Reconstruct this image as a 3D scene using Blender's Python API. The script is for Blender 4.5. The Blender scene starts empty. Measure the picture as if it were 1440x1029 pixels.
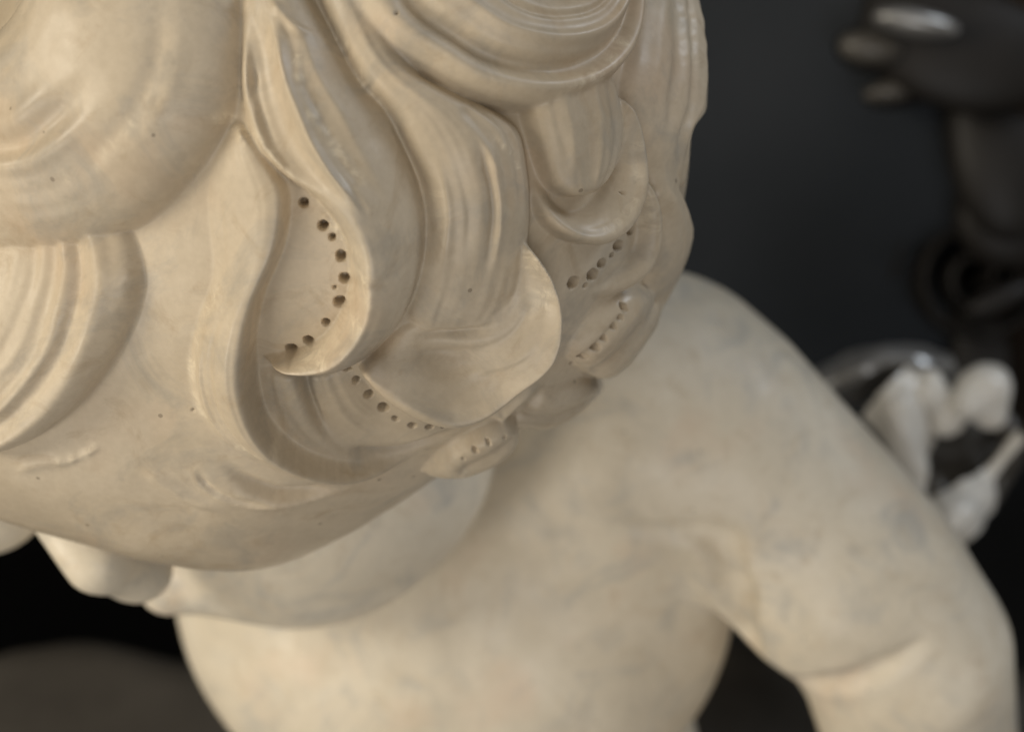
import bpy, math, numpy as np
from mathutils import Matrix, Vector
rng = np.random.default_rng(7)
scene = bpy.context.scene
col = scene.collection

# ------------------------------------------------------------------ camera
PITCH = math.radians(40.0)
CAMZ = 1.5
FPX = 2000.0                                  # focal length in photo pixels (50 mm on 36 mm, 1440 px)
cam_d = bpy.data.cameras.new('camera'); cam = bpy.data.objects.new('camera', cam_d)
col.objects.link(cam); scene.camera = cam
cam.matrix_world = Matrix.Translation((0, 0, CAMZ)) @ Matrix.Rotation(math.pi/2 - PITCH, 4, 'X')
cam_d.lens = 50; cam_d.sensor_width = 36; cam_d.clip_start = .01; cam_d.clip_end = 50
cam_d.dof.use_dof = True; cam_d.dof.focus_distance = 0.415; cam_d.dof.aperture_fstop = 6.3
MW = np.array(cam.matrix_world)
def world(p): return np.asarray(p) @ MW[:3, :3].T + MW[:3, 3]
def P(x, y, d): return np.array([(x-720)/FPX*d, -(y-514.5)/FPX*d, -d])

# ------------------------------------------------------------------ light
w = bpy.data.worlds.new('World'); scene.world = w; w.use_nodes = True
bg = w.node_tree.nodes['Background']; bg.inputs[0].default_value = (1.0, .93, .84, 1); bg.inputs[1].default_value = .11
def area(name, loc, target, size, power, color):
    l = bpy.data.lights.new(name, 'AREA'); l.shape = 'DISK'; l.size = size; l.energy = power; l.color = color
    o = bpy.data.objects.new(name, l); col.objects.link(o)
    loc = Vector(loc); o.location = loc
    o.rotation_euler = (Vector(target)-loc).to_track_quat('-Z', 'Y').to_euler()
    return o
HEADW = world(P(480, 300, .47))
area('window_lamp', (-1.40, -.12, 1.95), world(P(560, 560, .55)), .75, 15, (1, .91, .75))
area('low_fill', (-1.15, -.65, 1.0), world(P(600, 830, .66)), .6, 6.5, (1, .91, .77))  # unseen low fill, added to brighten face and chest
area('front_fill', (.35, -1.25, 1.25), world(P(950, 720, .68)), 1.0, 7, (.98, .97, .97))  # added frontal fill for shoulder and chest, no visible source
area('ceiling_lamp', (-.35, -.30, 2.65), HEADW, 1.0, 3.5, (1, .93, .82))
area('far_window_lamp', (1.35, .9, 2.35), HEADW, .6, 9, (.82, .90, 1))
vs = scene.view_settings
vs.view_transform = 'Standard'; vs.look = 'None'; vs.exposure = 0; vs.gamma = 1; vs.use_curve_mapping = False

# ------------------------------------------------------------------ materials
def newmat(name):
    m = bpy.data.materials.new(name); m.use_nodes = True
    return m, m.node_tree.nodes, m.node_tree.links, m.node_tree.nodes['Principled BSDF']
def marble(name, tint):
    m, N, L, b = newmat(name)
    tc = N.new('ShaderNodeNewGeometry')
    def noise(sc, det, rough=.55, dist=0):
        n = N.new('ShaderNodeTexNoise'); n.inputs['Scale'].default_value = sc; n.inputs['Detail'].default_value = det
        n.inputs['Roughness'].default_value = rough; n.inputs['Distortion'].default_value = dist
        L.new(tc.outputs['Position'], n.inputs['Vector']); return n
    def ramp(src, stops):
        r = N.new('ShaderNodeValToRGB'); e = r.color_ramp.elements
        e[0].position, e[0].color = stops[0][0], (*stops[0][1], 1); e[1].position, e[1].color = stops[-1][0], (*stops[-1][1], 1)
        for p, c in stops[1:-1]:
            k = e.new(p); k.color = (*c, 1)
        L.new(src.outputs['Fac'], r.inputs[0]); return r
    def mix(a, bb, fac, mode='MIX'):
        x = N.new('ShaderNodeMix'); x.data_type = 'RGBA'; x.blend_type = mode
        if isinstance(fac, float): x.inputs[0].default_value = fac
        else: L.new(fac, x.inputs[0])
        for i, v in ((6, a), (7, bb)):
            if isinstance(v, tuple): x.inputs[i].default_value = (*v, 1)
            else: L.new(v, x.inputs[i])
        return x.outputs[2]
    c1 = ramp(noise(15, 4, .6, .6), [(.30, (.52, .465, .375)), (.5, (.60, .54, .44)), (.70, (.66, .605, .51))])
    pink = ramp(noise(22, 3, .5), [(.58, (0, 0, 0)), (.78, (.7, .7, .7))])
    c = mix(c1.outputs[0], (.585, .475, .365), pink.outputs[0])
    stain = ramp(noise(46, 6, .7, 1.5), [(.54, (0, 0, 0)), (.72, (.65, .65, .65))])
    c = mix(c, (.47, .385, .275), stain.outputs[0])
    grey = ramp(noise(28, 6, .65, 1.2), [(.50, (0, 0, 0)), (.72, (.8, .8, .8))])
    c = mix(c, (.40, .385, .35), grey.outputs[0])
    fine = ramp(noise(420, 3, .6), [(.35, (.96, .955, .945)), (.65, (1.02, 1.02, 1.02))])
    c = mix(c, fine.outputs[0], 1.0, 'MULTIPLY')
    vo = N.new('ShaderNodeTexVoronoi'); vo.inputs['Scale'].default_value = 95; vo.inputs['Randomness'].default_value = 1
    L.new(tc.outputs['Position'], vo.inputs['Vector'])
    sp = N.new('ShaderNodeMath'); sp.operation = 'LESS_THAN'; sp.inputs[1].default_value = .07
    L.new(vo.outputs['Distance'], sp.inputs[0])
    gate = N.new('ShaderNodeMath'); gate.operation = 'GREATER_THAN'; gate.inputs[1].default_value = .72
    sep = N.new('ShaderNodeSeparateColor'); L.new(vo.outputs['Color'], sep.inputs[0]); L.new(sep.outputs[0], gate.inputs[0])
    mm = N.new('ShaderNodeMath'); mm.operation = 'MULTIPLY'; L.new(sp.outputs[0], mm.inputs[0]); L.new(gate.outputs[0], mm.inputs[1])
    m2 = N.new('ShaderNodeMath'); m2.operation = 'MULTIPLY'; m2.inputs[1].default_value = .55; L.new(mm.outputs[0], m2.inputs[0])
    c = mix(c, (.16, .13, .10), m2.outputs[0])
    at = N.new('ShaderNodeAttribute'); at.attribute_name = 'wear'
    wn = N.new('ShaderNodeMapRange'); wn.inputs[1].default_value = .42; wn.inputs[2].default_value = .62
    L.new(noise(170, 6, .75, .8).outputs['Fac'], wn.inputs[0])
    wm = N.new('ShaderNodeMath'); wm.operation = 'MULTIPLY'; wm.use_clamp = True; L.new(at.outputs['Fac'], wm.inputs[0]); L.new(wn.outputs[0], wm.inputs[1])
    w2 = N.new('ShaderNodeMath'); w2.operation = 'MULTIPLY'; w2.inputs[1].default_value = .75; L.new(wm.outputs[0], w2.inputs[0])
    c = mix(c, (.80, .745, .62), w2.outputs[0])
    c = mix(c, tint, 1.0, 'MULTIPLY')
    L.new(c, b.inputs['Base Color'])
    rr = ramp(noise(60, 5), [(.3, (.30,)*3), (.7, (.55,)*3)])
    L.new(rr.outputs[0], b.inputs['Roughness'])
    b.inputs['Specular IOR Level'].default_value = .38
    bp = N.new('ShaderNodeBump'); bp.inputs['Strength'].default_value = .10; bp.inputs['Distance'].default_value = .0005
    nb = noise(260, 5, .65); L.new(nb.outputs['Fac'], bp.inputs['Height'])
    L.new(bp.outputs[0], b.inputs['Normal'])
    return m
def plain(name, c1, c2, scale, rough, spec=.5, bump=.0):
    m, N, L, b = newmat(name)
    tc = N.new('ShaderNodeNewGeometry')
    n = N.new('ShaderNodeTexNoise'); n.inputs['Scale'].default_value = scale; n.inputs['Detail'].default_value = 5
    L.new(tc.outputs['Position'], n.inputs['Vector'])
    r = N.new('ShaderNodeValToRGB'); r.color_ramp.elements[0].color = (*c1, 1); r.color_ramp.elements[1].color = (*c2, 1)
    r.color_ramp.elements[0].position = .3; r.color_ramp.elements[1].position = .7
    L.new(n.outputs['Fac'], r.inputs[0]); L.new(r.outputs[0], b.inputs['Base Color'])
    b.inputs['Roughness'].default_value = rough; b.inputs['Specular IOR Level'].default_value = spec
    if bump:
        bp = N.new('ShaderNodeBump'); bp.inputs['Strength'].default_value = .5; bp.inputs['Distance'].default_value = bump
        L.new(n.outputs['Fac'], bp.inputs['Height']); L.new(bp.outputs[0], b.inputs['Normal'])
    return m
MARBLE = marble('lit_clean_marble', (1.30, 1.285, 1.245))  # tint raised so the body reads lit; stone also cleaner than the hair
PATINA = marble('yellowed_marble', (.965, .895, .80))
SLATE = plain('slate_lacquer', (.025, .030, .037), (.033, .038, .046), 6, .6, .2)
BLACK = plain('near_black', (.0025, .0025, .0028), (.004, .004, .0042), 8, .9, .1)  # near-black; on the wall this colour stands in for the unlit recess
WOOD = plain('dark_walnut', (.020, .0135, .0095), (.034, .023, .016), 14, .45, .4, .002)
CARVED = plain('dark_carved_wood', (.013, .0112, .0098), (.021, .0178, .015), 20, .5, .35, .001)
PLINTHM = plain('brown_stone', (.050, .043, .034), (.095, .083, .067), 9, .6, .3, .001)
SILVER = plain('tarnished_silver', (.30, .295, .29), (.5, .49, .47), 30, .3, .5)
SILVER.node_tree.nodes['Principled BSDF'].inputs['Metallic'].default_value = .6
WHITE = plain('pale_marble', (.74, .70, .63), (.84, .81, .74), 30, .2, .55)

# ------------------------------------------------------------------ object helpers
def link_mesh(name, verts, faces, mat, parent=None, normals=None, smooth=True):
    me = bpy.data.meshes.new(name)
    verts = np.asarray(verts, np.float32); faces = np.asarray(faces, np.int32)
    me.vertices.add(len(verts)); me.vertices.foreach_set('co', verts.ravel())
    k = faces.shape[1]
    me.loops.add(faces.size); me.loops.foreach_set('vertex_index', faces.ravel())
    me.polygons.add(len(faces)); me.polygons.foreach_set('loop_start', np.arange(0, faces.size, k, dtype=np.int32))
    me.update(calc_edges=True)
    if smooth: me.polygons.foreach_set('use_smooth', np.ones(len(faces), bool))
    if normals is not None: me.normals_split_custom_set_from_vertices(np.asarray(normals, np.float32))
    me.materials.append(mat)
    o = bpy.data.objects.new(name, me); col.objects.link(o)
    if parent is not None: o.parent = parent; o.matrix_parent_inverse = parent.matrix_basis.inverted()
    return o
def tag(o, label, cat=None, group=None, kind=None):
    if label: o['label'] = label
    if cat: o['category'] = cat
    if group: o['group'] = group
    if kind: o['kind'] = kind
    return o
def empty(name, loc, label, cat):
    o = bpy.data.objects.new(name, None); col.objects.link(o); o.location = loc; o.empty_display_size = .05
    return tag(o, label, cat)

# ------------------------------------------------------------------ signed distance pieces (camera-aligned metres)
def smin(a, b, k):
    h = np.clip(.5+.5*(b-a)/k, 0, 1)
    return b*(1-h)+a*h-k*h*(1-h)
def sd_sphere(p, c, r): return np.linalg.norm(p-c, axis=-1)-r
def sd_ell(p, c, r, rot=None):
    q = p-c
    if rot is not None: q = q@rot
    r = np.asarray(r)
    k0 = np.linalg.norm(q/r, axis=-1); k1 = np.linalg.norm(q/(r*r), axis=-1)
    return k0*(k0-1)/np.maximum(k1, 1e-9)
def sd_cone(p, a, b, ra, rb):
    ba = b-a; t = np.clip(((p-a)@ba)/(ba@ba), 0, 1)
    return np.linalg.norm(p-a-t[..., None]*ba, axis=-1)-(ra+(rb-ra)*t)
def rz(deg):
    a = math.radians(deg); return np.array([[math.cos(a), -math.sin(a), 0], [math.sin(a), math.cos(a), 0], [0, 0, 1]])
HC = P(480, 188, .50); HR = .1222
def skull(p):
    d = sd_ell(p, HC, (HR, HR, .113))
    d = smin(d, sd_sphere(p, P(325, 525, .512), .0705), .030)
    d = smin(d, sd_sphere(p, P(55, 415, .505), .0775), .040)
    return d
def grad(f, p, e=4e-4):
    g = np.stack([f(p+np.eye(3)[i]*e)-f(p-np.eye(3)[i]*e) for i in range(3)], -1)
    return g/np.maximum(np.linalg.norm(g, axis=-1, keepdims=True), 1e-9)

def surface_nets(f, lo, hi, step):
    lo = np.asarray(lo); n = np.ceil((np.asarray(hi)-lo)/step).astype(int)+1
    ax = [lo[i]+step*np.arange(n[i]) for i in range(3)]
    V = np.empty(n, np.float32)
    yy, zz = np.meshgrid(ax[1], ax[2], indexing='ij')
    for i in range(0, n[0]):
        V[i] = f(np.stack([np.full_like(yy, ax[0][i]), yy, zz], -1))
    S = V < 0
    c = [(i, j, k) for i in (0, 1) for j in (0, 1) for k in (0, 1)]
    def corner(A, o): return A[o[0]:n[0]-1+o[0], o[1]:n[1]-1+o[1], o[2]:n[2]-1+o[2]]
    cnt = sum(corner(S, o).astype(np.int8) for o in c)
    act = (cnt > 0) & (cnt < 8)
    idx = np.full(act.shape, -1, np.int64); ids = np.argwhere(act); idx[act] = np.arange(len(ids))
    acc = np.zeros((len(ids), 3)); num = np.zeros(len(ids))
    for a in c:
        for d in range(3):
            if a[d]: continue
            b = list(a); b[d] = 1
            va = corner(V, a)[act]; vb = corner(V, tuple(b))[act]
            m = (va < 0) != (vb < 0)
            t = np.where(m, va/np.where(m, va-vb, 1), 0)
            pos = np.tile(np.array(a, float), (len(ids), 1)); pos[:, d] = t
            acc += pos*m[:, None]; num += m
    verts = lo+step*(ids+acc/num[:, None])
    quads = []
    for d in range(3):
        sl0 = [slice(1, n[i]-1) for i in range(3)]; sl1 = list(sl0)
        sl0[d] = slice(0, n[d]-1); sl1[d] = slice(1, n[d])
        s0 = S[tuple(sl0)]; s1 = S[tuple(sl1)]
        m = np.argwhere(s0 != s1); fl = s0[s0 != s1]
        base = m.copy(); 
        for i in range(3):
            if i != d: base[:, i] += 1
        u, v = (d+1) % 3, (d+2) % 3
        def at(du, dv):
            q = base.copy(); q[:, u] -= du; q[:, v] -= dv
            return idx[q[:, 0], q[:, 1], q[:, 2]]
        Q = np.stack([at(1, 1), at(0, 1), at(0, 0), at(1, 0)], -1)
        Q[~fl] = Q[~fl][:, ::-1]
        quads.append(Q)
    Q = np.concatenate(quads)
    for _ in range(3):
        g = grad(f, verts); verts = verts-np.clip(f(verts), -step, step)[:, None]*g*.9
    return verts, Q

# ------------------------------------------------------------------ setting
def box(name, lo, hi, mat, parent=None):
    lo = np.array(lo, float); hi = np.array(hi, float)
    v = np.array([[(lo, hi)[i][0], (lo, hi)[j][1], (lo, hi)[k][2]] for i in (0, 1) for j in (0, 1) for k in (0, 1)])
    f = [(0, 1, 3, 2), (4, 6, 7, 5), (0, 4, 5, 1), (2, 3, 7, 6), (0, 2, 6, 4), (1, 5, 7, 3)]
    return link_mesh(name, v, f, mat, parent, smooth=False)
wall = box('wall', (-1.6, 1.12, -.2), (1.6, 1.18, 2.2), BLACK); tag(wall, None, kind='structure')
panel = box('lacquer_panel', (.05, 1.085, -.1), (1.05, 1.117, 1.6), SLATE); tag(panel, 'dark blue-grey panel behind the marble head', 'panel')
def bevel(o, w=.006):
    b = o.modifiers.new('edge', 'BEVEL'); b.width = w; b.segments = 3
def rock(name, x0, x1, y0, y1, z, mat):
    n, m = 90, 50; r = np.random.default_rng(3)
    X, Y = np.meshgrid(np.linspace(x0, x1, n), np.linspace(y0, y1, m), indexing='ij')
    Z = np.zeros_like(X)
    for k in range(40):
        fx, fy = r.normal(0, 9, 2); Z += np.sin(fx*X+fy*Y+r.uniform(0, 6))/(3+np.hypot(fx, fy))*.05
    back = .72+.018*np.sin(X*5+1)+.014*np.sin(X*13)+.008*np.sin(X*31)
    Z = z-.01+Z*.35-np.clip((Y-back)/.16, 0, 1)**1.3*.40
    top = np.stack([X, Y, Z], -1).reshape(-1, 3); bot = top.copy(); bot[:, 2] = z-.55; k = n*m
    f = []
    for i in range(n-1):
        for j_ in range(m-1):
            a = i*m+j_; f += [(a, a+m, a+m+1, a+1), (k+a, k+a+1, k+a+m+1, k+a+m)]
    for i in range(n-1): f += [(i*m, k+i*m, k+(i+1)*m, (i+1)*m), (i*m+m-1, (i+1)*m+m-1, k+(i+1)*m+m-1, k+i*m+m-1)]
    for j_ in range(m-1): f += [(j_, j_+1, k+j_+1, k+j_), ((n-1)*m+j_, k+(n-1)*m+j_, k+(n-1)*m+j_+1, (n-1)*m+j_+1)]
    return link_mesh(name, np.vstack([top, bot]), f, mat)
base = rock('rock_base', -.80, .90, .20, 1.0, .60, PLINTHM)
tag(base, 'dark brown rough stone base under the statue', 'base')

# ------------------------------------------------------------------ the statue
statue = empty('cherub_statue', world(P(680, 1250, .92)), 'white marble cherub statue with carved curly hair, head bowed', 'statue')
def pr(px, d): return px*d/FPX
def body_sdf(p):
    # face under the brow
    face = sd_sphere(p, P(425, 655, .650), pr(226, .650))
    face = smin(face, sd_sphere(p, P(520, 625, .640), pr(176, .640)), .02)
    lips = sd_cone(p, P(240, 818, .630), P(330, 800, .640), pr(46, .64), pr(60, .64))
    face = smin(face, lips, .012)
    far = sd_sphere(p, P(-20, 692, .62), pr(88, .62))
    nose = sd_cone(p, P(75, 715, .548), P(138, 784, .552), pr(38, .55), pr(50, .552))
    nose = smin(nose, sd_sphere(p, P(195, 800, .578), pr(48, .578)), .022)
    nose = smin(nose, far, .010)
    face = smin(face, nose, .006)
    d = smin(skull(p)+.020, face, .003)
    neck = sd_cone(p, P(480, 480, .60), P(540, 620, .79), .056, .050)
    d = smin(d, neck, .012)
    # torso
    ch = sd_ell(p, P(640, 815, .775), (.152, .135, .098), rz(-6))
    ch = smin(ch, sd_ell(p, P(672, 1120, .88), (.140, .155, .110)), .05)
    ch = smin(ch, sd_ell(p, P(690, 1390, .97), (.150, .11, .12)), .04)
    sh = sd_sphere(p, P(905, 598, .715), pr(221, .715))
    sh2 = sd_sphere(p, P(330, 560, .75), pr(170, .75))
    t = smin(ch, sh, .045); t = smin(t, sh2, .03)
    rarm = sd_cone(p, P(300, 540, .71), P(60, 330, .80), .052, .045)
    rarm = smin(rarm, sd_cone(p, P(60, 330, .80), P(40, 150, .70), .044, .034), .012)
    t = smin(t, rarm, .01)
    up = sd_cone(p, P(985, 620, .70), P(1205, 812, .705), pr(185, .70), pr(150, .705))
    fore = sd_cone(p, P(1270, 915, .720), P(1335, 1250, .84), pr(148, .720), pr(100, .84))
    hand = sd_ell(p, P(1310, 1370, .87), (.036, .05, .03))
    arm = smin(up, smin(fore, hand, .02), .022)
    bulge = sd_sphere(p, P(1150, 850, .685), pr(96, .685))
    arm = smin(arm, bulge, .022)
    t2 = smin(t, arm, .006)
    d = smin(d, t2, .008)
    for a, b, ra, rb in CREASES: d = -smin(-d, sd_cone(p, a, b, ra, rb), .007)
    return d
CREASES = []
def hit(f, x, y, t0=.45):
    dr = P(x, y, 1.0); dr = dr/np.linalg.norm(dr); t = t0
    for _ in range(80): t += float(f((dr*t)[None])[0])*.8
    return dr*t
_c = [hit(body_sdf, x, y) for x, y in ((870, 742), (985, 752), (1018, 768), (1032, 830), (1046, 895))]
_e = [hit(body_sdf, x, y) for x, y in ((1150, 966), (1180, 962), (1230, 945), (1292, 906))]
CREASES += [(_e[0]+.25*(_e[0]-_e[1]), _e[1], .0075, .0065), (_e[1], _e[2], .0065, .005), (_e[2], _e[3], .005, .0005)]
CREASES += [(_c[0], _c[1], .0005, .005), (_c[1], _c[2], .005, .0075), (_c[2], _c[3], .0075, .0085), (_c[3], _c[4], .0085, .009)]
bv, bf = surface_nets(body_sdf, P(-150, 514, 1.0)*[1, 0, 1]+[0, -.54, -.02], [.36, .17, -.40], .0036)
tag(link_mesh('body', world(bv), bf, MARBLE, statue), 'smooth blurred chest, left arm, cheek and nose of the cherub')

# ---- dense head surface: a chart (azimuthal equidistant about the head centre) carries the carved relief
UN = .0002                                        # one chart unit in metres
AX = np.array([-.06, -.22, 1.0]); AX /= np.linalg.norm(AX)
E1 = np.cross([0, 1, 0], AX); E1 /= np.linalg.norm(E1); E2 = np.cross(AX, E1)
RN = HR/UN
def to_chart(p):
    q = p-HC; q = q/np.linalg.norm(q, axis=-1, keepdims=True)
    th = np.arccos(np.clip(q@AX, -1, 1)); x = q@E1; y = q@E2; s = np.maximum(np.hypot(x, y), 1e-9)
    return np.stack([th*RN*x/s, th*RN*y/s], -1)
def chart_dir(ab):
    r = np.hypot(ab[..., 0], ab[..., 1]); th = r/RN; s = np.where(r > 1e-6, np.sin(th)/np.maximum(r, 1e-6), 1/RN)
    return np.cos(th)[..., None]*AX+(ab[..., 0]*s)[..., None]*E1+(ab[..., 1]*s)[..., None]*E2
def px2chart(pts, lift=.004):
    """where the sight line of a traced photo point meets the head raised by lift"""
    pts = np.asarray(pts, float)
    d = np.stack([(pts[:, 0]-720)/FPX, -(pts[:, 1]-514.5)/FPX, -np.ones(len(pts))], -1); d /= np.linalg.norm(d, axis=-1, keepdims=True)
    t = np.full(len(pts), .30); best = np.full(len(pts), 9.); tb = t.copy()
    for _ in range(90):
        s = skull(d*t[:, None])-lift
        m = s < best-1e-7; best = np.where(m, s, best); tb = np.where(m, t, tb)
        t = t+np.maximum(s, 2e-4*(s > 1e-5))*.9
    c = to_chart(d*tb[:, None])
    out = np.maximum(best-2e-4, 0)/UN*1.6          # past the outline: carry on round the limb
    return c+c/np.maximum(np.linalg.norm(c, axis=1, keepdims=True), 1e-6)*out[:, None]
def sample_h(ab):
    q = np.clip(np.round(cells(ab)).astype(int), 0, NG-1); return Hm[q[:, 0], q[:, 1]]
def px2surf(pts):
    lift = np.full(len(pts), .004)
    for _ in range(7): lift = .5*lift+.5*np.clip(sample_h(px2chart(pts, lift)), -2, 18)*.001
    return px2chart(pts, lift)
def resample(P_, n, smooth=True):
    P_ = np.asarray(P_, float)
    if smooth and len(P_) > 2:                    # Catmull-Rom through the traced points
        Q = np.vstack([2*P_[0]-P_[1], P_, 2*P_[-1]-P_[-2]]); out = []
        tt = np.linspace(0, 1, 16, endpoint=False)[:, None]
        for i in range(1, len(Q)-2):
            a, b, c_, d_ = Q[i-1], Q[i], Q[i+1], Q[i+2]
            out.append(.5*((2*b)+(-a+c_)*tt+(2*a-5*b+4*c_-d_)*tt**2+(-a+3*b-3*c_+d_)*tt**3))
        P_ = np.vstack(out+[Q[-2:-1]])
    s = np.r_[0, np.cumsum(np.linalg.norm(np.diff(P_, axis=0), axis=1))]
    u = np.linspace(0, s[-1], n)
    return np.stack([np.interp(u, s, P_[:, k]) for k in range(P_.shape[1])], -1)
STEP = 2.2; HALF = 1110.0
NG = int(2*HALF/STEP)+1
gx = -HALF+STEP*np.arange(NG)
Hm = np.zeros((NG, NG), np.float32)               # relief in mm, indexed [ix, iy]
LID = np.full((NG, NG), -1, np.int16)
Wear = np.zeros((NG, NG), np.float32)             # pale worn stone along handled edges
LOCKS = []
def cells(ab): return (ab+HALF)/STEP
def fill_nan(A, it):
    for _ in range(it):
        bad = np.isnan(A)
        if not bad.any(): break
        Z = np.where(bad, 0, A); Wt = (~bad).astype(np.float32)
        zs = np.zeros_like(Z); ws = np.zeros_like(Z)
        for dx, dy in ((1, 0), (-1, 0), (0, 1), (0, -1)):
            zs += np.roll(Z, (dx, dy), (0, 1)); ws += np.roll(Wt, (dx, dy), (0, 1))
        A = np.where(bad & (ws > 1), zs/np.maximum(ws, 1), A)
    return A
def val(v, s):
    v = np.atleast_1d(np.asarray(v, float)); return np.interp(s, np.linspace(0, 1, len(v)), v)
def lock(label, L, R, H, e=0, peak=0., n=(2., 2.), ridges=(), k=1.2, caps=(.06, .06), stri=.27, seed=0, own=True):
    """one carved lock between two traced edges; u runs -1 (L) to 1 (R), s along the lock"""
    global Hm, LID
    ns = 700
    lf = .001*(np.mean(e)+.33*np.mean(H))+.0008
    Lc = px2chart(resample(L, 90), lf); Rc = px2chart(resample(R, 90), lf)
    def ease(C):
        for _ in range(4): C = np.vstack([C[:1], .25*C[:-2]+.5*C[1:-1]+.25*C[2:], C[-1:]])
        return resample(C, ns, False)
    Lc = ease(Lc); Rc = ease(Rc)
    wmax = np.linalg.norm(Lc-Rc, axis=1).max(); nu = int(max(60, wmax/STEP*2.2))
    u = np.linspace(-1.22, 1.22, nu)[None, :]; s = np.linspace(0, 1, ns)[:, None]
    ab = Lc[:, None]*(1-u[..., None])/2+Rc[:, None]*(1+u[..., None])/2
    pk = val(peak, s); 
    x = np.where(u < pk, (pk-u)/(pk+1), (u-pk)/(1-pk)); nn = np.where(u < pk, n[0], n[1])
    xc = np.clip(x, 0, 1)
    f = (1-xc**nn)**(1/np.maximum(nn, 1.))
    over = np.maximum(np.abs(u)-1, 0)
    Hs = val(H, s)
    cap = np.ones_like(s)
    if caps[0]: cap = cap*np.sqrt(np.clip(1-(1-np.clip(s/caps[0], 0, 1))**2, 0, 1))
    if caps[1]: cap = cap*np.sqrt(np.clip(1-(1-np.clip((1-s)/caps[1], 0, 1))**2, 0, 1))
    h = Hs*f
    for (u0, u1, wd, amp, s0, s1) in ridges:
        fade = np.clip((s-s0)/.12+.0, 0, 1)*np.clip((s1-s)/.12, 0, 1)
        fade = fade*fade*(3-2*fade)
        wob = .010*np.sin(s*9+u0*9+seed)+.004*np.sin(s*23+u0*5)
        h = h+amp*fade*np.exp(-((u-(u0+(u1-u0)*s)-wob)/wd)**2)*np.minimum(1, f*2.5)
    if stri:
        r = np.random.default_rng(seed+11); st = 0
        for _ in range(5):
            fr = r.uniform(4, 15); st = st+np.sin(fr*u*2+r.uniform(0, 6)+r.uniform(-1.5, 1.5)*s*3)*np.clip(np.sin(r.uniform(2, 6)*s*2+r.uniform(0, 6))+.2, 0, 1)*6/fr**.8
        for _ in range(7):
            fr = r.uniform(10, 22)*min(1.0, wmax/150+.25); c0 = r.uniform(0, 1); l0 = r.uniform(.08, .25); u0 = r.uniform(-.8, .8); w0 = r.uniform(.15, .45)
            st = st+1.6*np.sin(fr*u*2+r.uniform(0, 6)+r.uniform(-2, 2)*s)*np.exp(-((s-c0)/l0)**2-((u-u0)/w0)**2)
        h = h+stri*.35*st*np.minimum(1, f*1.5)
    h = val(e, s)+h*cap-(1-cap)*3-over*40
    c = np.round(cells(ab)).astype(int); c = np.clip(c, 0, NG-1)
    A = np.full((NG, NG), np.nan, np.float32); M = np.zeros((NG, NG), bool)
    A[c[..., 0].ravel(), c[..., 1].ravel()] = h.ravel()
    i0, j0 = c.reshape(-1, 2).min(0)-3; i1, j1 = c.reshape(-1, 2).max(0)+4
    i0, j0 = max(i0, 0), max(j0, 0)
    sub = fill_nan(A[i0:i1, j0:j1], 2)
    ok = ~np.isnan(sub); sub = np.where(ok, sub, -50)
    base = Hm[i0:i1, j0:j1]
    hh = np.clip(.5+.5*(sub-base)/k, 0, 1)
    new = base*(1-hh)+sub*hh+k*hh*(1-hh)
    Hm[i0:i1, j0:j1] = np.where(ok, new, base)
    if own:
        LOCKS.append(label)
        LID[i0:i1, j0:j1][ok & (sub > base-.05)] = len(LOCKS)-1
def stroke(pts, width, amp, side=0, taper=(.2, .35), soft=None, rough=0, wear=False):
    """carve (amp<0) or raise (amp>0) along a traced line; side=+1/-1 keeps one flank only (a crisp edge)"""
    n = 160
    Q = resample(px2surf(resample(pts, 50)), n); s = np.linspace(0, 1, n)
    wd = val(width, s); pad = wd.max()*3.2
    lo = np.floor(cells(Q.min(0)-pad)).astype(int); hi = np.ceil(cells(Q.max(0)+pad)).astype(int)+1
    lo = np.clip(lo, 0, NG-1); hi = np.clip(hi, 0, NG)
    X, Y = np.meshgrid(gx[lo[0]:hi[0]], gx[lo[1]:hi[1]], indexing='ij')
    bd = np.full(X.shape, 1e9); bi = np.zeros(X.shape, int)
    for i in range(n):
        dd = (X-Q[i, 0])**2+(Y-Q[i, 1])**2
        m = dd < bd; bd[m] = dd[m]; bi[m] = i
    d = np.sqrt(bd); T = np.gradient(Q, axis=0)
    sg = np.sign(T[bi, 0]*(Y-Q[bi, 1])-T[bi, 1]*(X-Q[bi, 0]))
    tp = np.minimum(1, s/max(taper[0], 1e-3))*np.minimum(1, (1-s)/max(taper[1], 1e-3))
    tp = np.clip(tp, 0, 1); a = val(amp, s)*tp*tp*(3-2*tp)
    if rough:
        g = rng.standard_normal(n); g = np.convolve(g, np.hanning(13)/2.2, 'same'); a = a*np.clip(1+rough*g, 0, 2.5)
    prof = np.exp(-(d/wd[bi])**2)
    if side:
        far = np.exp(-(d/(soft or 3.0))**2)
        prof = np.where(sg*side > 0, prof, far)
    T_ = Wear if wear else Hm
    T_[lo[0]:hi[0], lo[1]:hi[1]] += (a[bi]*prof).astype(np.float32)
def bump(x, y, rx, ry, ang, amp):
    c = px2chart([(x, y)])[0]; a = math.radians(ang)
    X, Y = np.meshgrid(gx-c[0], gx-c[1], indexing='ij')
    U = X*math.cos(a)+Y*math.sin(a); V = -X*math.sin(a)+Y*math.cos(a)
    Hm[:] += (amp*np.exp(-(U/rx)**2-(V/ry)**2)).astype(np.float32)
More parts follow.
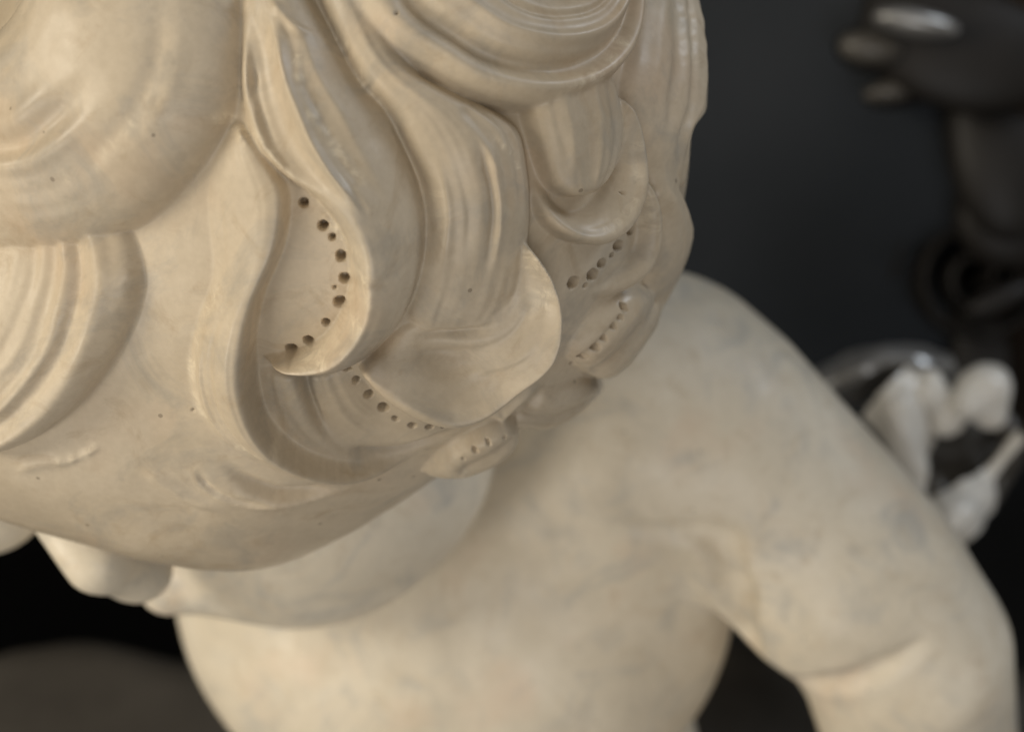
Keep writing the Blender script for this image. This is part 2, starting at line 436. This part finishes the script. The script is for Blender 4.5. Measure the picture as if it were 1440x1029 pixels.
def hole(x, y, r, depth=None):
    c = px2surf(np.array([(x, y)], float))[0]; r = r*rng.uniform(.72, 1.05); depth = depth or r*.6*rng.uniform(.8, 1.2); q = cells(c); m = int(r*3/STEP)+2
    i0, j0 = int(q[0])-m, int(q[1])-m
    X, Y = np.meshgrid(gx[i0:i0+2*m]-c[0], gx[j0:j0+2*m]-c[1], indexing='ij')
    an = np.arctan2(Y, X); d = np.hypot(X*rng.uniform(.95, 1.1), Y)*(1+.05*np.sin(an*2+rng.uniform(0, 6))+.03*np.sin(an*5+rng.uniform(0, 6)))
    t = np.clip((r*1.08-d)/(r*.38), 0, 1)
    t = t*t*(3-2*t); S_ = Hm[i0:i0+2*m, j0:j0+2*m]; fl_ = np.percentile(S_[d < r], 35)-depth
    Hm[i0:i0+2*m, j0:j0+2*m] = (S_*(1-t)+np.minimum(S_, fl_)*t).astype(np.float32)

# ---- carving, lowest layers first (edges in photo pixels, heights in mm)
bump(425, 395, 70, 130, -20, .5)
bump(470, 575, 95, 60, -30, -9.0)
lock('shaded strand inside the hollow under the S-shaped lock',
     [(362, 512), (366, 560), (384, 606), (430, 642), (500, 655)], [(418, 522), (438, 578), (462, 612), (500, 636), (560, 645)],
     [4.5, 4.5, 3.5], e=[-3.5, -3.5, -1.5], peak=.45, n=(2, 2.5), k=2, caps=(.05, .3))
lock('short strand with drilled holes along its upper edge',
     [(425, 530), (447, 588), (472, 616), (505, 627), (552, 623), (606, 603), (668, 576)],
     [(492, 518), (510, 545), (532, 566), (560, 582), (600, 590), (640, 582), (680, 566)],
     [3, 4, 4, 2.5], e=[-6, -5, -3.5, -1.5], peak=-.35, n=(1.6, 1.4), k=1.5, caps=(.05, .35))
lock('broad lock at the left under the big smooth curl',
     [(-60, 270), (-50, 310), (-50, 370), (-60, 430), (-90, 490), (-120, 540)],
     [(150, 285), (176, 335), (189, 375), (192, 412), (170, 476), (116, 562), (45, 622), (-40, 652)],
     [3, 7, 9.5, 10, 8], e=0, peak=.55, n=(1.6, 2.0), k=1.5,
     ridges=[(.30, .44, .12, -2.2, -.2, 1.0), (.60, .72, .10, .9, 0, 1.0), (-.04, .08, .12, -1.6, -.1, .95), (.15, .27, .08, .6, 0, 1), (-.28, -.24, .10, -1.0, 0, 1)], seed=1)
lock('big smooth curl at the upper left',
     [(40, -160), (60, -90), (60, -30), (40, 20), (5, 55), (-40, 75), (-90, 70), (-140, 50)],
     [(330, -160), (338, -40), (331, 90), (312, 172), (264, 246), (195, 314), (112, 350), (0, 366), (-130, 352)],
     [15, 17, 18, 17, 15], e=0, peak=-.3, n=(2.5, 2.0), k=1.4,
     ridges=[(.10, .13, .10, -2.0, .42, 1.1), (.30, .27, .09, 1.3, .45, 1.1), (-.06, -.04, .08, .9, .45, 1.0), (.50, .48, .06, -.7, .25, .6), (.66, .64, .05, .5, .25, .55)], seed=2, stri=.15)
lock('long C-shaped lock left of the drilled hollow',
     [(320, 168), (292, 250), (292, 320), (298, 390), (282, 440), (266, 492), (263, 540), (278, 596), (324, 642), (395, 670), (482, 686), (580, 668)],
     [(332, 166), (368, 218), (402, 268), (396, 345), (368, 412), (355, 470), (355, 540), (372, 598), (412, 637), (476, 657), (530, 660), (585, 652)],
     [4, 6, 9, 11, 11.5, 9, 4], e=-.5, peak=.5, n=(1.15, 4.0), k=2.0,
     ridges=[(-.45, -.62, .12, 1.5, .35, 1.0), (-.1, -.1, .10, -.9, .3, .9), (.45, .2, .08, -1.2, .75, 1.05)], caps=(.06, .2), seed=3)
lock('hooked lock with a broad raised rim, lower middle',
     [(738, 352), (738, 392), (728, 428), (700, 454), (660, 468), (620, 472), (590, 474), (566, 484), (548, 500), (524, 512)],
     [(742, 340), (768, 382), (777, 430), (765, 482), (727, 532), (682, 571), (630, 593), (582, 588), (536, 562), (494, 518)],
     [7, 11, 12.5, 12, 11, 10, 9], e=[3,3,3,2.5,1.5,.5], peak=[.45, .55, .72, .74, .6, .3, .1], n=(.85, 1.7), k=1.2,
     ridges=[(-.35, -.35, .12, -1.2, .2, .8), (.1, .1, .1, .7, .3, .9)], caps=(.05, .04), seed=5)
lock('wide wavy lock between the S-shaped lock and the top curl',
     [(440, -30), (472, 45), (508, 112), (546, 155), (568, 196), (592, 250), (602, 300), (598, 350), (588, 400), (578, 445), (590, 470)],
     [(520, -20), (580, 95), (640, 132), (700, 158), (734, 184), (745, 230), (750, 290), (748, 340), (745, 390), (730, 440), (690, 466)],
     [7, 8, 9, 9, 8.5, 6, 3.5], e=0, peak=-.1, n=(2.2, 2.0), k=3.5, caps=(.06, .05),
     ridges=[(-.72, -.72, .08, 1.0, .5, .85), (-.40, -.35, .06, -.5, .5, .8), (-.10, .15, .07, -1.1, .45, .82), (.05, .30, .06, 1.0, .45, .82), (.30, .42, .04, -.7, .35, .75), (.45, .55, .035, .4, .35, .7), (.58, .64, .04, -.8, .3, .7), (.72, .76, .035, .6, .35, .7), (.85, .86, .04, -.6, .4, .8)], seed=4)
lock('S-shaped lock curling round the row of drilled holes',
     [(330, -30), (334, 70), (334, 130), (348, 192), (385, 240), (430, 270), (464, 303), (488, 345), (496, 394), (490, 432), (472, 470), (446, 498), (408, 513), (364, 516)],
     [(420, -40), (467, 40), (510, 112), (548, 156), (568, 198), (592, 250), (604, 296), (604, 345), (594, 394), (577, 440), (550, 484), (512, 513), (455, 529), (400, 527), (362, 517)],
     [8, 9.5, 11, 14, 15, 12, 5], e=0, peak=[.1, 0, -.15, -.38, -.5, -.5, -.4], n=(1.5, 1.55), k=1.0,
     ridges=[(-.45, -.5, .20, -3.0, .05, .50), (-.12, -.35, .07, 2.6, .08, .52), (-.85, -.8, .10, 2.2, .08, .5), (-.7, -.7, .05, -1.1, .1, .4), (.35, .3, .1, .5, .1, .5), (.55, .6, .12, -1.1, .5, .85)], caps=(.03, .06), seed=6)
lock('strands at the right edge of the head beside the top curl',
     [(898, -80), (900, 0), (888, 80), (880, 130), (896, 180), (915, 240), (925, 275)],
     [(1000, -80), (1002, 20), (1000, 100), (994, 146), (972, 180), (966, 240), (960, 280)],
     [9, 9, 8, 5], e=-1, peak=.1, n=(2, 2), k=2,
     ridges=[(-.4, -.4, .10, -1.6, 0, .8), (.1, .1, .10, 1.4, 0, .9), (.45, .45, .10, -1.8, 0, .9), (-.1, -.1, .06, -.9, .2, .9)], seed=8)
lock('U-shaped lock hanging at the right below the tongue-shaped one',
     [(772, 255), (785, 288), (806, 304), (828, 298), (848, 275), (862, 235), (864, 180), (858, 135)],
     [(748, 245), (755, 288), (772, 321), (804, 341), (840, 344), (873, 322), (893, 280), (895, 222), (886, 168), (866, 125)],
     [3, 7, 8.5, 9, 9, 8, 7], e=0, peak=.3, n=(1.4, 2.2), k=1.4, ridges=[(-.1, -.1, .15, -.8, .2, .9)], caps=(.3, .1), seed=9)
lock('tongue-shaped lock tip at the right, lying on the U-shaped one',
     [(738, 110), (745, 160), (757, 205), (768, 240), (780, 264), (802, 277), (818, 279)],
     [(866, 100), (872, 140), (878, 170), (876, 205), (866, 236), (848, 262), (824, 279)],
     [8, 8, 7.5, 7], e=1, peak=0., n=(3, 2.2), k=1.5,
     ridges=[(-.5, -.5, .1, .5, 0, .7), (-.15, -.1, .1, -.6, 0, .8), (.15, .1, .08, .6, .0, .8), (.62, .55, .12, -1.2, 0, .9)], caps=(.1, .22), seed=10)
lock('banded curl at the top',
     [(690, -120), (702, -70), (716, -40), (730, -24), (748, -16), (768, -14), (788, -16), (802, -24), (812, -40), (818, -60), (818, -100)],
     [(400, -110), (440, -40), (484, 14), (536, 68), (595, 103), (652, 136), (734, 156), (802, 148), (852, 122), (884, 76), (894, 18), (886, -90)],
     [12, 13.5, 14, 14, 14, 12], e=0, peak=-.3, n=(2.6, 2.3), k=1.3,
     ridges=[(.40, .34, .16, -4.2, .12, .98), (.03, -.05, .09, 1.6, .15, 1.0), (-.36, -.38, .035, -1.4, .2, .9), (.72, .72, .14, 1.8, .1, .95)], seed=7)
lock('slim strand right of the large drilled holes',
     [(892, 240), (903, 285), (904, 330), (893, 366), (866, 398), (830, 420)], [(905, 236), (919, 285), (920, 330), (909, 372), (884, 408), (844, 432)],
     [5, 6, 6, 3], e=0, peak=.1, n=(2, 2), k=1.8, caps=(.2, .5), seed=11)
lock('outermost strand on the right outline of the head',
     [(916, 225), (922, 270), (927, 318), (923, 360), (915, 400), (903, 440), (888, 475)], [(952, 225), (953, 262), (965, 308), (969, 352), (960, 400), (941, 450), (916, 490)],
     [5, 6, 6.5, 6, 5], e=0, peak=.1, n=(2, 2), k=2.2, caps=(.2, .2), seed=12)
lock('lens-shaped lock with a line of small drilled holes',
     [(800, 508), (818, 478), (850, 444), (884, 416), (912, 402)], [(845, 545), (872, 506), (900, 470), (924, 440), (942, 412)],
     [6, 8, 8, 5], e=0, peak=0, n=(2.2, 2.2), k=1.5, ridges=[(-.2, -.1, .22, -3.0, 0, 1)], caps=(.2, .2), seed=13)
lock('thin strand at the lower right outline of the head',
     [(862, 532), (886, 500), (912, 462), (925, 440)], [(884, 548), (908, 512), (932, 466), (945, 435)],
     [5, 6, 5], e=-1, peak=.2, n=(2, 2), k=1.2, seed=14)
lock('curl end tucked under the lower right side of the head',
     [(720, 590), (775, 560), (825, 538), (858, 536)], [(715, 612), (785, 598), (834, 574), (866, 554)],
     [5, 6, 6], e=0, peak=.2, n=(2, 2), k=1.5, ridges=[(-.2, -.2, .15, -1.5, 0, 1)], caps=(.6, .12), seed=15)
lock('ear-shaped lock tip with small drilled holes near the cheek',
     [(600, 682), (634, 648), (668, 625), (704, 609), (734, 603)], [(603, 685), (645, 668), (688, 648), (720, 626), (738, 606)],
     [3, 5, 5.5, 4], e=3, peak=.25, n=(2, 2.4), k=.8, ridges=[(-.25, -.25, .3, -1.4, .3, .95)], caps=(.4, .25), stri=.1, seed=16)

# ---- tool strokes
stroke([(267, 652), (284, 680), (325, 702), (383, 710), (442, 702), (520, 677)], 16, 1.8, side=1, soft=6, taper=(.15, .6))
stroke([(272, 660), (290, 690), (330, 710), (388, 718)], 6, -2.4)
stroke([(304, 637), (333, 667), (378, 690), (430, 694), (500, 684)], 12, -3.6, taper=(.4, .4))
stroke([(196, 654), (233, 684), (272, 706), (330, 718)], 12, 1.1, side=1, soft=6)
stroke([(488, 632), (530, 637), (578, 630), (645, 603)], 9, -2.6)
stroke([(902, 470), (880, 500), (857, 530)], 8, -5)
stroke([(806, 509), (836, 488), (862, 460), (880, 432)], 6, -1.2)
stroke([(550, 157), (570, 200), (594, 252), (604, 300)], 6, -1.4)
stroke([(646, 148), (677, 183), (700, 220)], 5, -1.0)
stroke([(698, 192), (725, 221), (732, 244)], 3, .6); stroke([(690, 219), (708, 250)], 3, .7)
stroke([(384, 0), (412, 34), (442, 50)], 7, 1.6, side=-1, soft=3)
stroke([(80, 655), (110, 642), (150, 622)], 5, .5)
stroke([(20, 660), (60, 650), (110, 640)], 9, .8)
stroke([(500, 255), (520, 285), (535, 310)], 8, .8)
stroke([(575, 478), (615, 476), (660, 471), (705, 452)], 8, -2.6, taper=(.4, .45))
stroke([(700, 590), (730, 560), (760, 540)], 9, 1.5); stroke([(715, 600), (745, 575), (765, 540)], 9, -2.0)
stroke([(335, 170), (352, 195), (386, 230)], 6, 1.0)
stroke([(360, 95), (352, 140), (358, 175)], 5, -1.0)
stroke([(334, 95), (338, 140), (352, 182), (388, 228), (438, 276)], 4, .6, rough=.5, taper=(.1, .3))
stroke([(418, 52), (424, 118), (448, 174), (494, 236), (507, 258)], 3.5, .7, rough=.4, taper=(.2, .2))
stroke([(440, 290), (478, 325), (505, 370), (515, 420), (495, 470)], 5, .5, rough=.9)
bump(635, 515, 85, 42, -20, -6.5)
stroke([(322, 172), (330, 182), (350, 205)], 6, .8, rough=1.0)
stroke([(70, 655), (115, 640), (150, 622)], 4, .4, rough=1.2)
stroke([(470, 45), (510, 113), (548, 157)], 4, .7, rough=.6)
for pts, wd_, am in [([(334, 95), (338, 140), (352, 182), (388, 228), (438, 276), (478, 325), (508, 380), (514, 430), (490, 478), (440, 512), (385, 510)], 9, .8),
                     ([(418, 52), (424, 118), (448, 174), (494, 236), (520, 275)], 7, 1.0), ([(300, 175), (322, 168), (345, 200)], 10, .9),
                     ([(318, 385), (290, 441), (273, 493), (270, 538), (286, 587), (333, 635), (400, 662)], 8, .7),
                     ([(735, 347), (752, 372), (762, 405), (762, 440)], 10, 1.0), ([(890, 185), (893, 225), (888, 280), (862, 318), (830, 332)], 7, .7),
                     ([(780, 128), (830, 115), (866, 80), (880, 40)], 12, .8), ([(612, 672), (650, 660), (700, 636), (732, 608)], 10, .8),
                     ([(70, 657), (110, 642), (150, 622)], 8, .9), ([(470, 45), (508, 113), (546, 155)], 6, .7), ([(905, 265), (914, 292), (910, 330)], 6, .7),
                     ([(690, 190), (722, 221), (732, 245)], 4, .8), ([(272, 655), (300, 688), (345, 703)], 6, .7), ([(610, 265), (618, 308)], 7, .6), ([(195, 160), (140, 228), (80, 262)], 12, .5)]:
    stroke(pts, wd_, am, wear=True, taper=(.12, .15), rough=.6)
Hm *= 1.10
# ---- tool marks and gentle unevenness
def fnoise(n, scale, r):
    g = r.standard_normal((int(n/scale)+4, int(n/scale)+4)); i = np.linspace(1, g.shape[0]-3, n)
    i0 = i.astype(int); t = i-i0; t = t*t*(3-2*t)
    A = g[i0]*(1-t)[:, None]+g[i0+1]*t[:, None]
    return A[:, i0]*(1-t)+A[:, i0+1]*t
Hm += (.28*fnoise(NG, 40, rng)+.05*fnoise(NG, 12, rng)+.010*fnoise(NG, 4, rng)).astype(np.float32)
def blur(A, it):
    for _ in range(it):
        for ax in (0, 1): A = .25*np.roll(A, 1, ax)+.5*A+.25*np.roll(A, -1, ax)
    return A
Hm = blur(Hm, 3)
for x, y, r in [(427, 285, 7), (455, 317, 8), (468, 333, 6.5), (480, 360, 8.5), (485, 391, 8.5), (471, 404, 4.5), (478, 424, 9), (459, 453, 9.5), (434, 478, 9), (410, 489, 9.5)]: hole(x, y, r)
for x, y, r in [(487, 524, 9), (501, 543, 8), (519, 563, 8.5), (540, 578, 9), (556, 588, 7), (580, 598, 7.5), (604, 600, 7), (624, 598, 6), (641, 594, 5)]: hole(x, y, r)
for x, y, r in [(886, 323, 12), (869, 346, 13), (860, 359, 6), (846, 371, 12), (833, 387, 12), (823, 402, 6), (806, 398, 14)]: hole(x, y, r)
for x, y, r in [(879, 434, 7), (872, 447, 6), (863, 460, 6.5), (849, 476, 6), (836, 488, 7), (819, 501, 7), (805, 510, 6)]: hole(x, y, r)
for x, y, r in [(708, 613, 4), (687, 622, 5), (669, 634, 5), (652, 646, 4)]: hole(x, y, r, 1.6)
for x, y, r in [(877, 272, 3), (560, 18, 2.5), (272, 576, 3)]: hole(x, y, r, 1.2)

# ---- build the dense head surface
A_, B_ = np.meshgrid(gx, gx, indexing='ij'); ab = np.stack([A_, B_], -1)
inside = np.hypot(A_, B_) <= HALF-2
di = chart_dir(ab[inside])
t = np.full(len(di), HR*1.0)
for _ in range(40): t = t-skull(HC+di*t[:, None])*.8
Pb = HC+di*t[:, None]; Nb = grad(skull, Pb)
edge = np.clip((HALF-60-np.hypot(A_, B_)[inside])/120, 0, 1)
hm = Hm[inside]*edge-(1-edge)*3; WR = np.clip(Wear[inside], 0, 1)
V = Pb+Nb*(hm*.001)[:, None]
vid = np.full((NG, NG), -1, np.int64); vid[inside] = np.arange(len(V))
q = np.stack([vid[:-1, :-1], vid[1:, :-1], vid[1:, 1:], vid[:-1, 1:]], -1)
ok = (q >= 0).all(-1); F = q[ok]
fl = LID[:-1, :-1][ok]
# skin below the hair line is the forehead, the rest of the unlocked surface is hair
pxv = np.stack([720-FPX*V[:, 0]/V[:, 2], 514.5+FPX*V[:, 1]/V[:, 2]], -1)
hl = np.interp(pxv[:, 0], [-400, 0, 100, 190, 270, 330, 390, 460, 520, 580, 620, 700], [640, 655, 668, 680, 704, 716, 722, 716, 700, 692, 690, 900])
skin = (pxv[:, 1] > hl)
fs = skin[F].all(1) & (fl < 0)
VW = world(V)
e1 = VW[F[:, 2]]-VW[F[:, 0]]; e2 = VW[F[:, 3]]-VW[F[:, 1]]; fn = np.cross(e1, e2)
NV = np.zeros_like(VW)
for k in range(4):
    for c in range(3): NV[:, c] += np.bincount(F[:, k], fn[:, c], len(VW))
NV /= np.maximum(np.linalg.norm(NV, axis=1, keepdims=True), 1e-20)
if (NV*(VW-world(HC))).sum() < 0: F = F[:, ::-1]; NV = -NV
def patch(name, mask, parent):
    f = F[mask]; ids, inv = np.unique(f, return_inverse=True)
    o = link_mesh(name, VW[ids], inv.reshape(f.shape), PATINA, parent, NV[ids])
    o.data.attributes.new('wear', 'FLOAT', 'POINT').data.foreach_set('value', np.ascontiguousarray(WR[ids], np.float32))
    return o
tag(patch('forehead', fs, statue), 'smooth forehead below the carved locks')
hair = patch('hair', ~fs & (fl < 0), statue); tag(hair, 'carved hair surface between the locks')
for i, lb in enumerate(LOCKS):
    if (fl == i).sum() > 20: tag(patch('hair_lock', fl == i, hair), lb)
# back of the head, plain waves
na, nt = 120, 40
th = np.linspace(math.radians(98), math.pi-.001, nt)[:, None]; ph = np.linspace(0, 2*math.pi, na, endpoint=False)[None]
dd = np.cos(th)[..., None]*AX+(np.sin(th)*np.cos(ph))[..., None]*E1+(np.sin(th)*np.sin(ph))[..., None]*E2
tt = np.full(dd.shape[:2], HR)
for _ in range(40): tt = tt-skull(HC+dd*tt[..., None])*.8
tt += .0025*np.sin(ph*15+np.sin(th*9)*2)*np.clip((th-1.8)/.3, 0, 1)-.001
bvv = (HC+dd*tt[..., None]).reshape(-1, 3)
bfc = [(i*na+j, i*na+(j+1) % na, (i+1)*na+(j+1) % na, (i+1)*na+j) for i in range(nt-1) for j in range(na)]
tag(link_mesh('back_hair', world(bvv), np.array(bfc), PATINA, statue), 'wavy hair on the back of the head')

# ------------------------------------------------------------------ carved frame behind, right
def tube(name, pts, rad, mat, parent, flat=1.0, n=16):
    pts = resample(np.asarray(pts, float), 90); m = len(pts); r = val(rad, np.linspace(0, 1, m))
    T = np.gradient(pts, axis=0); T /= np.linalg.norm(T, axis=1, keepdims=True)
    B = np.cross(T, [0, 0, 1.0]); B /= np.maximum(np.linalg.norm(B, axis=1, keepdims=True), 1e-6); Nn = np.cross(B, T)
    a = np.linspace(0, 2*math.pi, n, endpoint=False)
    v = pts[:, None]+r[:, None, None]*(np.cos(a)[None, :, None]*B[:, None]+flat*np.sin(a)[None, :, None]*Nn[:, None])
    f = [(i*n+j, i*n+(j+1) % n, (i+1)*n+(j+1) % n, (i+1)*n+j) for i in range(m-1) for j in range(n)]
    v = np.vstack([v.reshape(-1, 3), pts[:1], pts[-1:]]); k = m*n
    f += [(k, (j+1) % n, j, j) for j in range(0)]
    o = link_mesh(name, world(v), f, mat, parent)
    return o
def sdf_part(name, f, lo, hi, step, mat, parent):
    v, q = surface_nets(f, lo, hi, step); return link_mesh(name, world(v), q, mat, parent)
DW = 1.22
DULL = plain('dull_pewter', (.06, .054, .046), (.13, .12, .105), 30, .35, .5)
def wd(y, d=DW): return (1.05+d-DW)/(math.cos(PITCH)+math.sin(PITCH)*(514.5-y)/FPX)
def W(x, y, d=DW): return P(x, y, wd(y, d))           # a place just in front of the panel
frame = empty('carved_frame', world(W(1400, 300)), 'dark carved wooden scroll frame against the grey panel', 'frame')
def fr_sdf(p):
    def fe(x, y, rx, ry, rot=0, dz=.016, d=DW): return sd_ell(p, W(x, y, d), (pr(rx, wd(y, d)), pr(ry, wd(y, d)), dz), rz(rot))
    m = smin(fe(1360, 40, 150, 118, -12, .024), fe(1412, 190, 84, 150, 4, .026), .014)
    m = smin(m, fe(1420, 300, 80, 80, 0, .024), .014)
    m = smin(m, fe(1235, 70, 62, 34, -6, .022), .010); m = smin(m, fe(1268, 128, 56, 24, 10, .020), .010)
    m = smin(m, fe(1410, 520, 70, 120, 10, .016), .012)
    v = fe(1365, 390, 112, 92, 0, .030)
    q = p-W(1365, 390); r = np.hypot(q[..., 0], q[..., 1]); a = np.arctan2(q[..., 1], q[..., 0])
    sp = np.abs(((r/.024-a/(2*math.pi)) % 1)-.5)*.024
    v = np.maximum(v, -(.0032-sp))
    m = smin(m, v, .006)
    return m
def sdf_part(name, f, lo, hi, step, mat, parent):
    v, q = surface_nets(f, lo, hi, step); return link_mesh(name, world(v), q, mat, parent)
sdf_part('scroll', fr_sdf, np.minimum(W(1150, 660), W(1480, -30))-.05, np.maximum(W(1150, 660), W(1480, -30))+.05, .004, CARVED, frame)
def leaf(name, c, r, rot, mat, parent):
    sdf_part(name, lambda p: sd_ell(p, c, r, rz(rot)), c-max(r)*1.2, c+max(r)*1.2, max(r)/14, mat, parent)
leaf('leaf_lobe', W(1225, 68, 1.195), (.026, .013, .014), -6, DULL, frame)
leaf('leaf_lobe', W(1255, 128, 1.198), (.024, .009, .012), 10, DULL, frame)
leaf('leaf_glint', W(1288, 33, 1.185), (.034, .010, .014), -10, SILVER, frame)  # painted glint: pale silver piece where the leaf shines
leaf('leaf_lobe', W(1405, 420, 1.17), (.034, .012, .014), 22, CARVED, frame)
tube('board', [W(1440, -150, 1.27), W(1420, 40, 1.27), W(1400, 240, 1.27), W(1400, 400, 1.27), W(1420, 520, 1.27), W(1440, 640, 1.28)], [.05, .05, .02, .055, .06, .03], CARVED, frame, .3)
tube('bead', [W(1400, -60), W(1418, 60), W(1424, 140), W(1412, 230), W(1396, 300)], [.004], BLACK, frame)
tube('rail', [W(1470, -120, 1.24), W(1470, 300, 1.24), W(1466, 700, 1.30), W(1462, 1100, 1.36)], [.045], WOOD, frame, .7)
tube('rail', [W(980, -22, 1.27), W(1200, -14, 1.27), W(1450, -10, 1.27)], [.014], WOOD, frame, .7)

# ------------------------------------------------------------------ flower ornament behind the arm
FD = 1.0
def Q(x, y, d=FD): return P(x, y, d)
flower = empty('marble_flower', world(Q(1330, 900, 1.04)), 'pale carved flower with curled petals and round bud behind the arm', 'ornament')
def crumple(p): return .0011*np.sin(p[..., 0]*110+p[..., 1]*90)*np.sin(p[..., 1]*140-p[..., 2]*110)+.0004*np.sin(p[..., 0]*330+1)*np.sin(p[..., 1]*290+p[..., 2]*200)
def petal(name, rows, thick, mat):
    """rows: list of edge-to-edge polylines (x,y,d); lofted into a curved sheet of real thickness"""
    R_ = np.array([resample(np.array([Q(*p) for p in r]), 24) for r in rows])
    G = np.array([resample(R_[:, j], 24) for j in range(24)]).transpose(1, 0, 2)
    du = np.gradient(G, axis=0); dv = np.gradient(G, axis=1); n = np.cross(du, dv); n /= np.maximum(np.linalg.norm(n, axis=-1, keepdims=True), 1e-9)
    G = G+n*(crumple(G)*1.6)[..., None]; T_ = G+n*thick/2; B_ = G-n*thick/2; k = 24*24
    v = np.vstack([T_.reshape(-1, 3), B_.reshape(-1, 3)]); f = []
    for i in range(23):
        for j in range(23):
            a = i*24+j; f.append((a, a+1, a+25, a+24)); f.append((k+a, k+a+24, k+a+25, k+a+1))
    for i in range(23):
        f += [(i, k+i, k+i+1, i+1), (552+i, 553+i, k+553+i, k+552+i), (i*24, (i+1)*24, k+(i+1)*24, k+i*24), (i*24+23, k+i*24+23, k+(i+1)*24+23, (i+1)*24+23)]
    o = link_mesh(name, world(v), f, mat, flower); bevel(o, .001); return o
petal('petal', [[(1215, 585, .99), (1245, 545, .97), (1275, 515, .98)], [(1255, 635, .98), (1270, 595, .96), (1300, 540, .98)], [(1300, 700, .98), (1302, 650, .98), (1310, 590, 1.0)]], .006, WHITE)
petal('petal', [[(1296, 705, .98), (1340, 690, .97), (1392, 655, .99)], [(1310, 735, .97), (1345, 730, .945), (1396, 690, .98)], [(1340, 772, .98), (1365, 755, .965), (1392, 715, .985)]], .006, WHITE)
petal('petal', [[(1140, 530, 1.03), (1230, 490, 1.02), (1330, 500, 1.03)], [(1160, 545, 1.00), (1240, 510, .99), (1340, 515, 1.0)], [(1200, 570, 1.03), (1260, 540, 1.03), (1340, 560, 1.03)]], .006, SILVER)
petal('petal', [[(1300, 560, 1.00), (1350, 590, 1.04), (1415, 590, 1.0)], [(1305, 630, 1.02), (1350, 640, 1.06), (1405, 625, 1.02)], [(1305, 700, .99), (1340, 690, 1.02), (1395, 655, .99)]], .006, DULL)
def crumple(p): return .0011*np.sin(p[..., 0]*110+p[..., 1]*90)*np.sin(p[..., 1]*140-p[..., 2]*110)+.0004*np.sin(p[..., 0]*330+1)*np.sin(p[..., 1]*290+p[..., 2]*200)
def cup(p):
    q = p-Q(1345, 620, .995); r = np.hypot(q[..., 0]/.036, (q[..., 1]+.25*q[..., 0])/.042)
    ring = np.hypot((r-1)*.038, q[..., 2]-.010*np.sin(np.arctan2(q[..., 1], q[..., 0])*3+1))-.0085
    back = sd_ell(p, Q(1335, 640, 1.03), (.040, .046, .018))
    return smin(ring, back, .012)+crumple(p)
sdf_part('cup', cup, Q(1345, 620, .995)-.075, Q(1345, 620, .995)+.075, .0026, DULL, flower)
c = Q(1384, 546, .97)
sdf_part('bud', lambda p: smin(smin(sd_ell(p, c, (.0195, .0165, .017), rz(28)), sd_sphere(p, c+np.array([-.013, -.010, .004]), .011), .008), sd_sphere(p, c+np.array([.006, -.018, -.004]), .011), .012)+crumple(p)*.6, c-.036, c+.036, .0022, WHITE, flower)
c2 = Q(1303, 548, .975); sdf_part('bud', lambda p: smin(sd_ell(p, c2, (.012, .015, .012), rz(-20)), sd_ell(p, c2+np.array([.018, -.016, -.006]), (.012, .018, .01), rz(-30)), .012)+crumple(p), c2-.042, c2+.042, .0022, WHITE, flower)
tube('twig', [Q(1385, 675, .985), Q(1408, 645, .98), Q(1436, 612, .97)], [.005, .004, .005], WHITE, flower)
tube('stem', [Q(1330, 690, 1.01), Q(1320, 790, 1.03), Q(1330, 905, 1.04)], [.012, .010, .014], WHITE, flower)
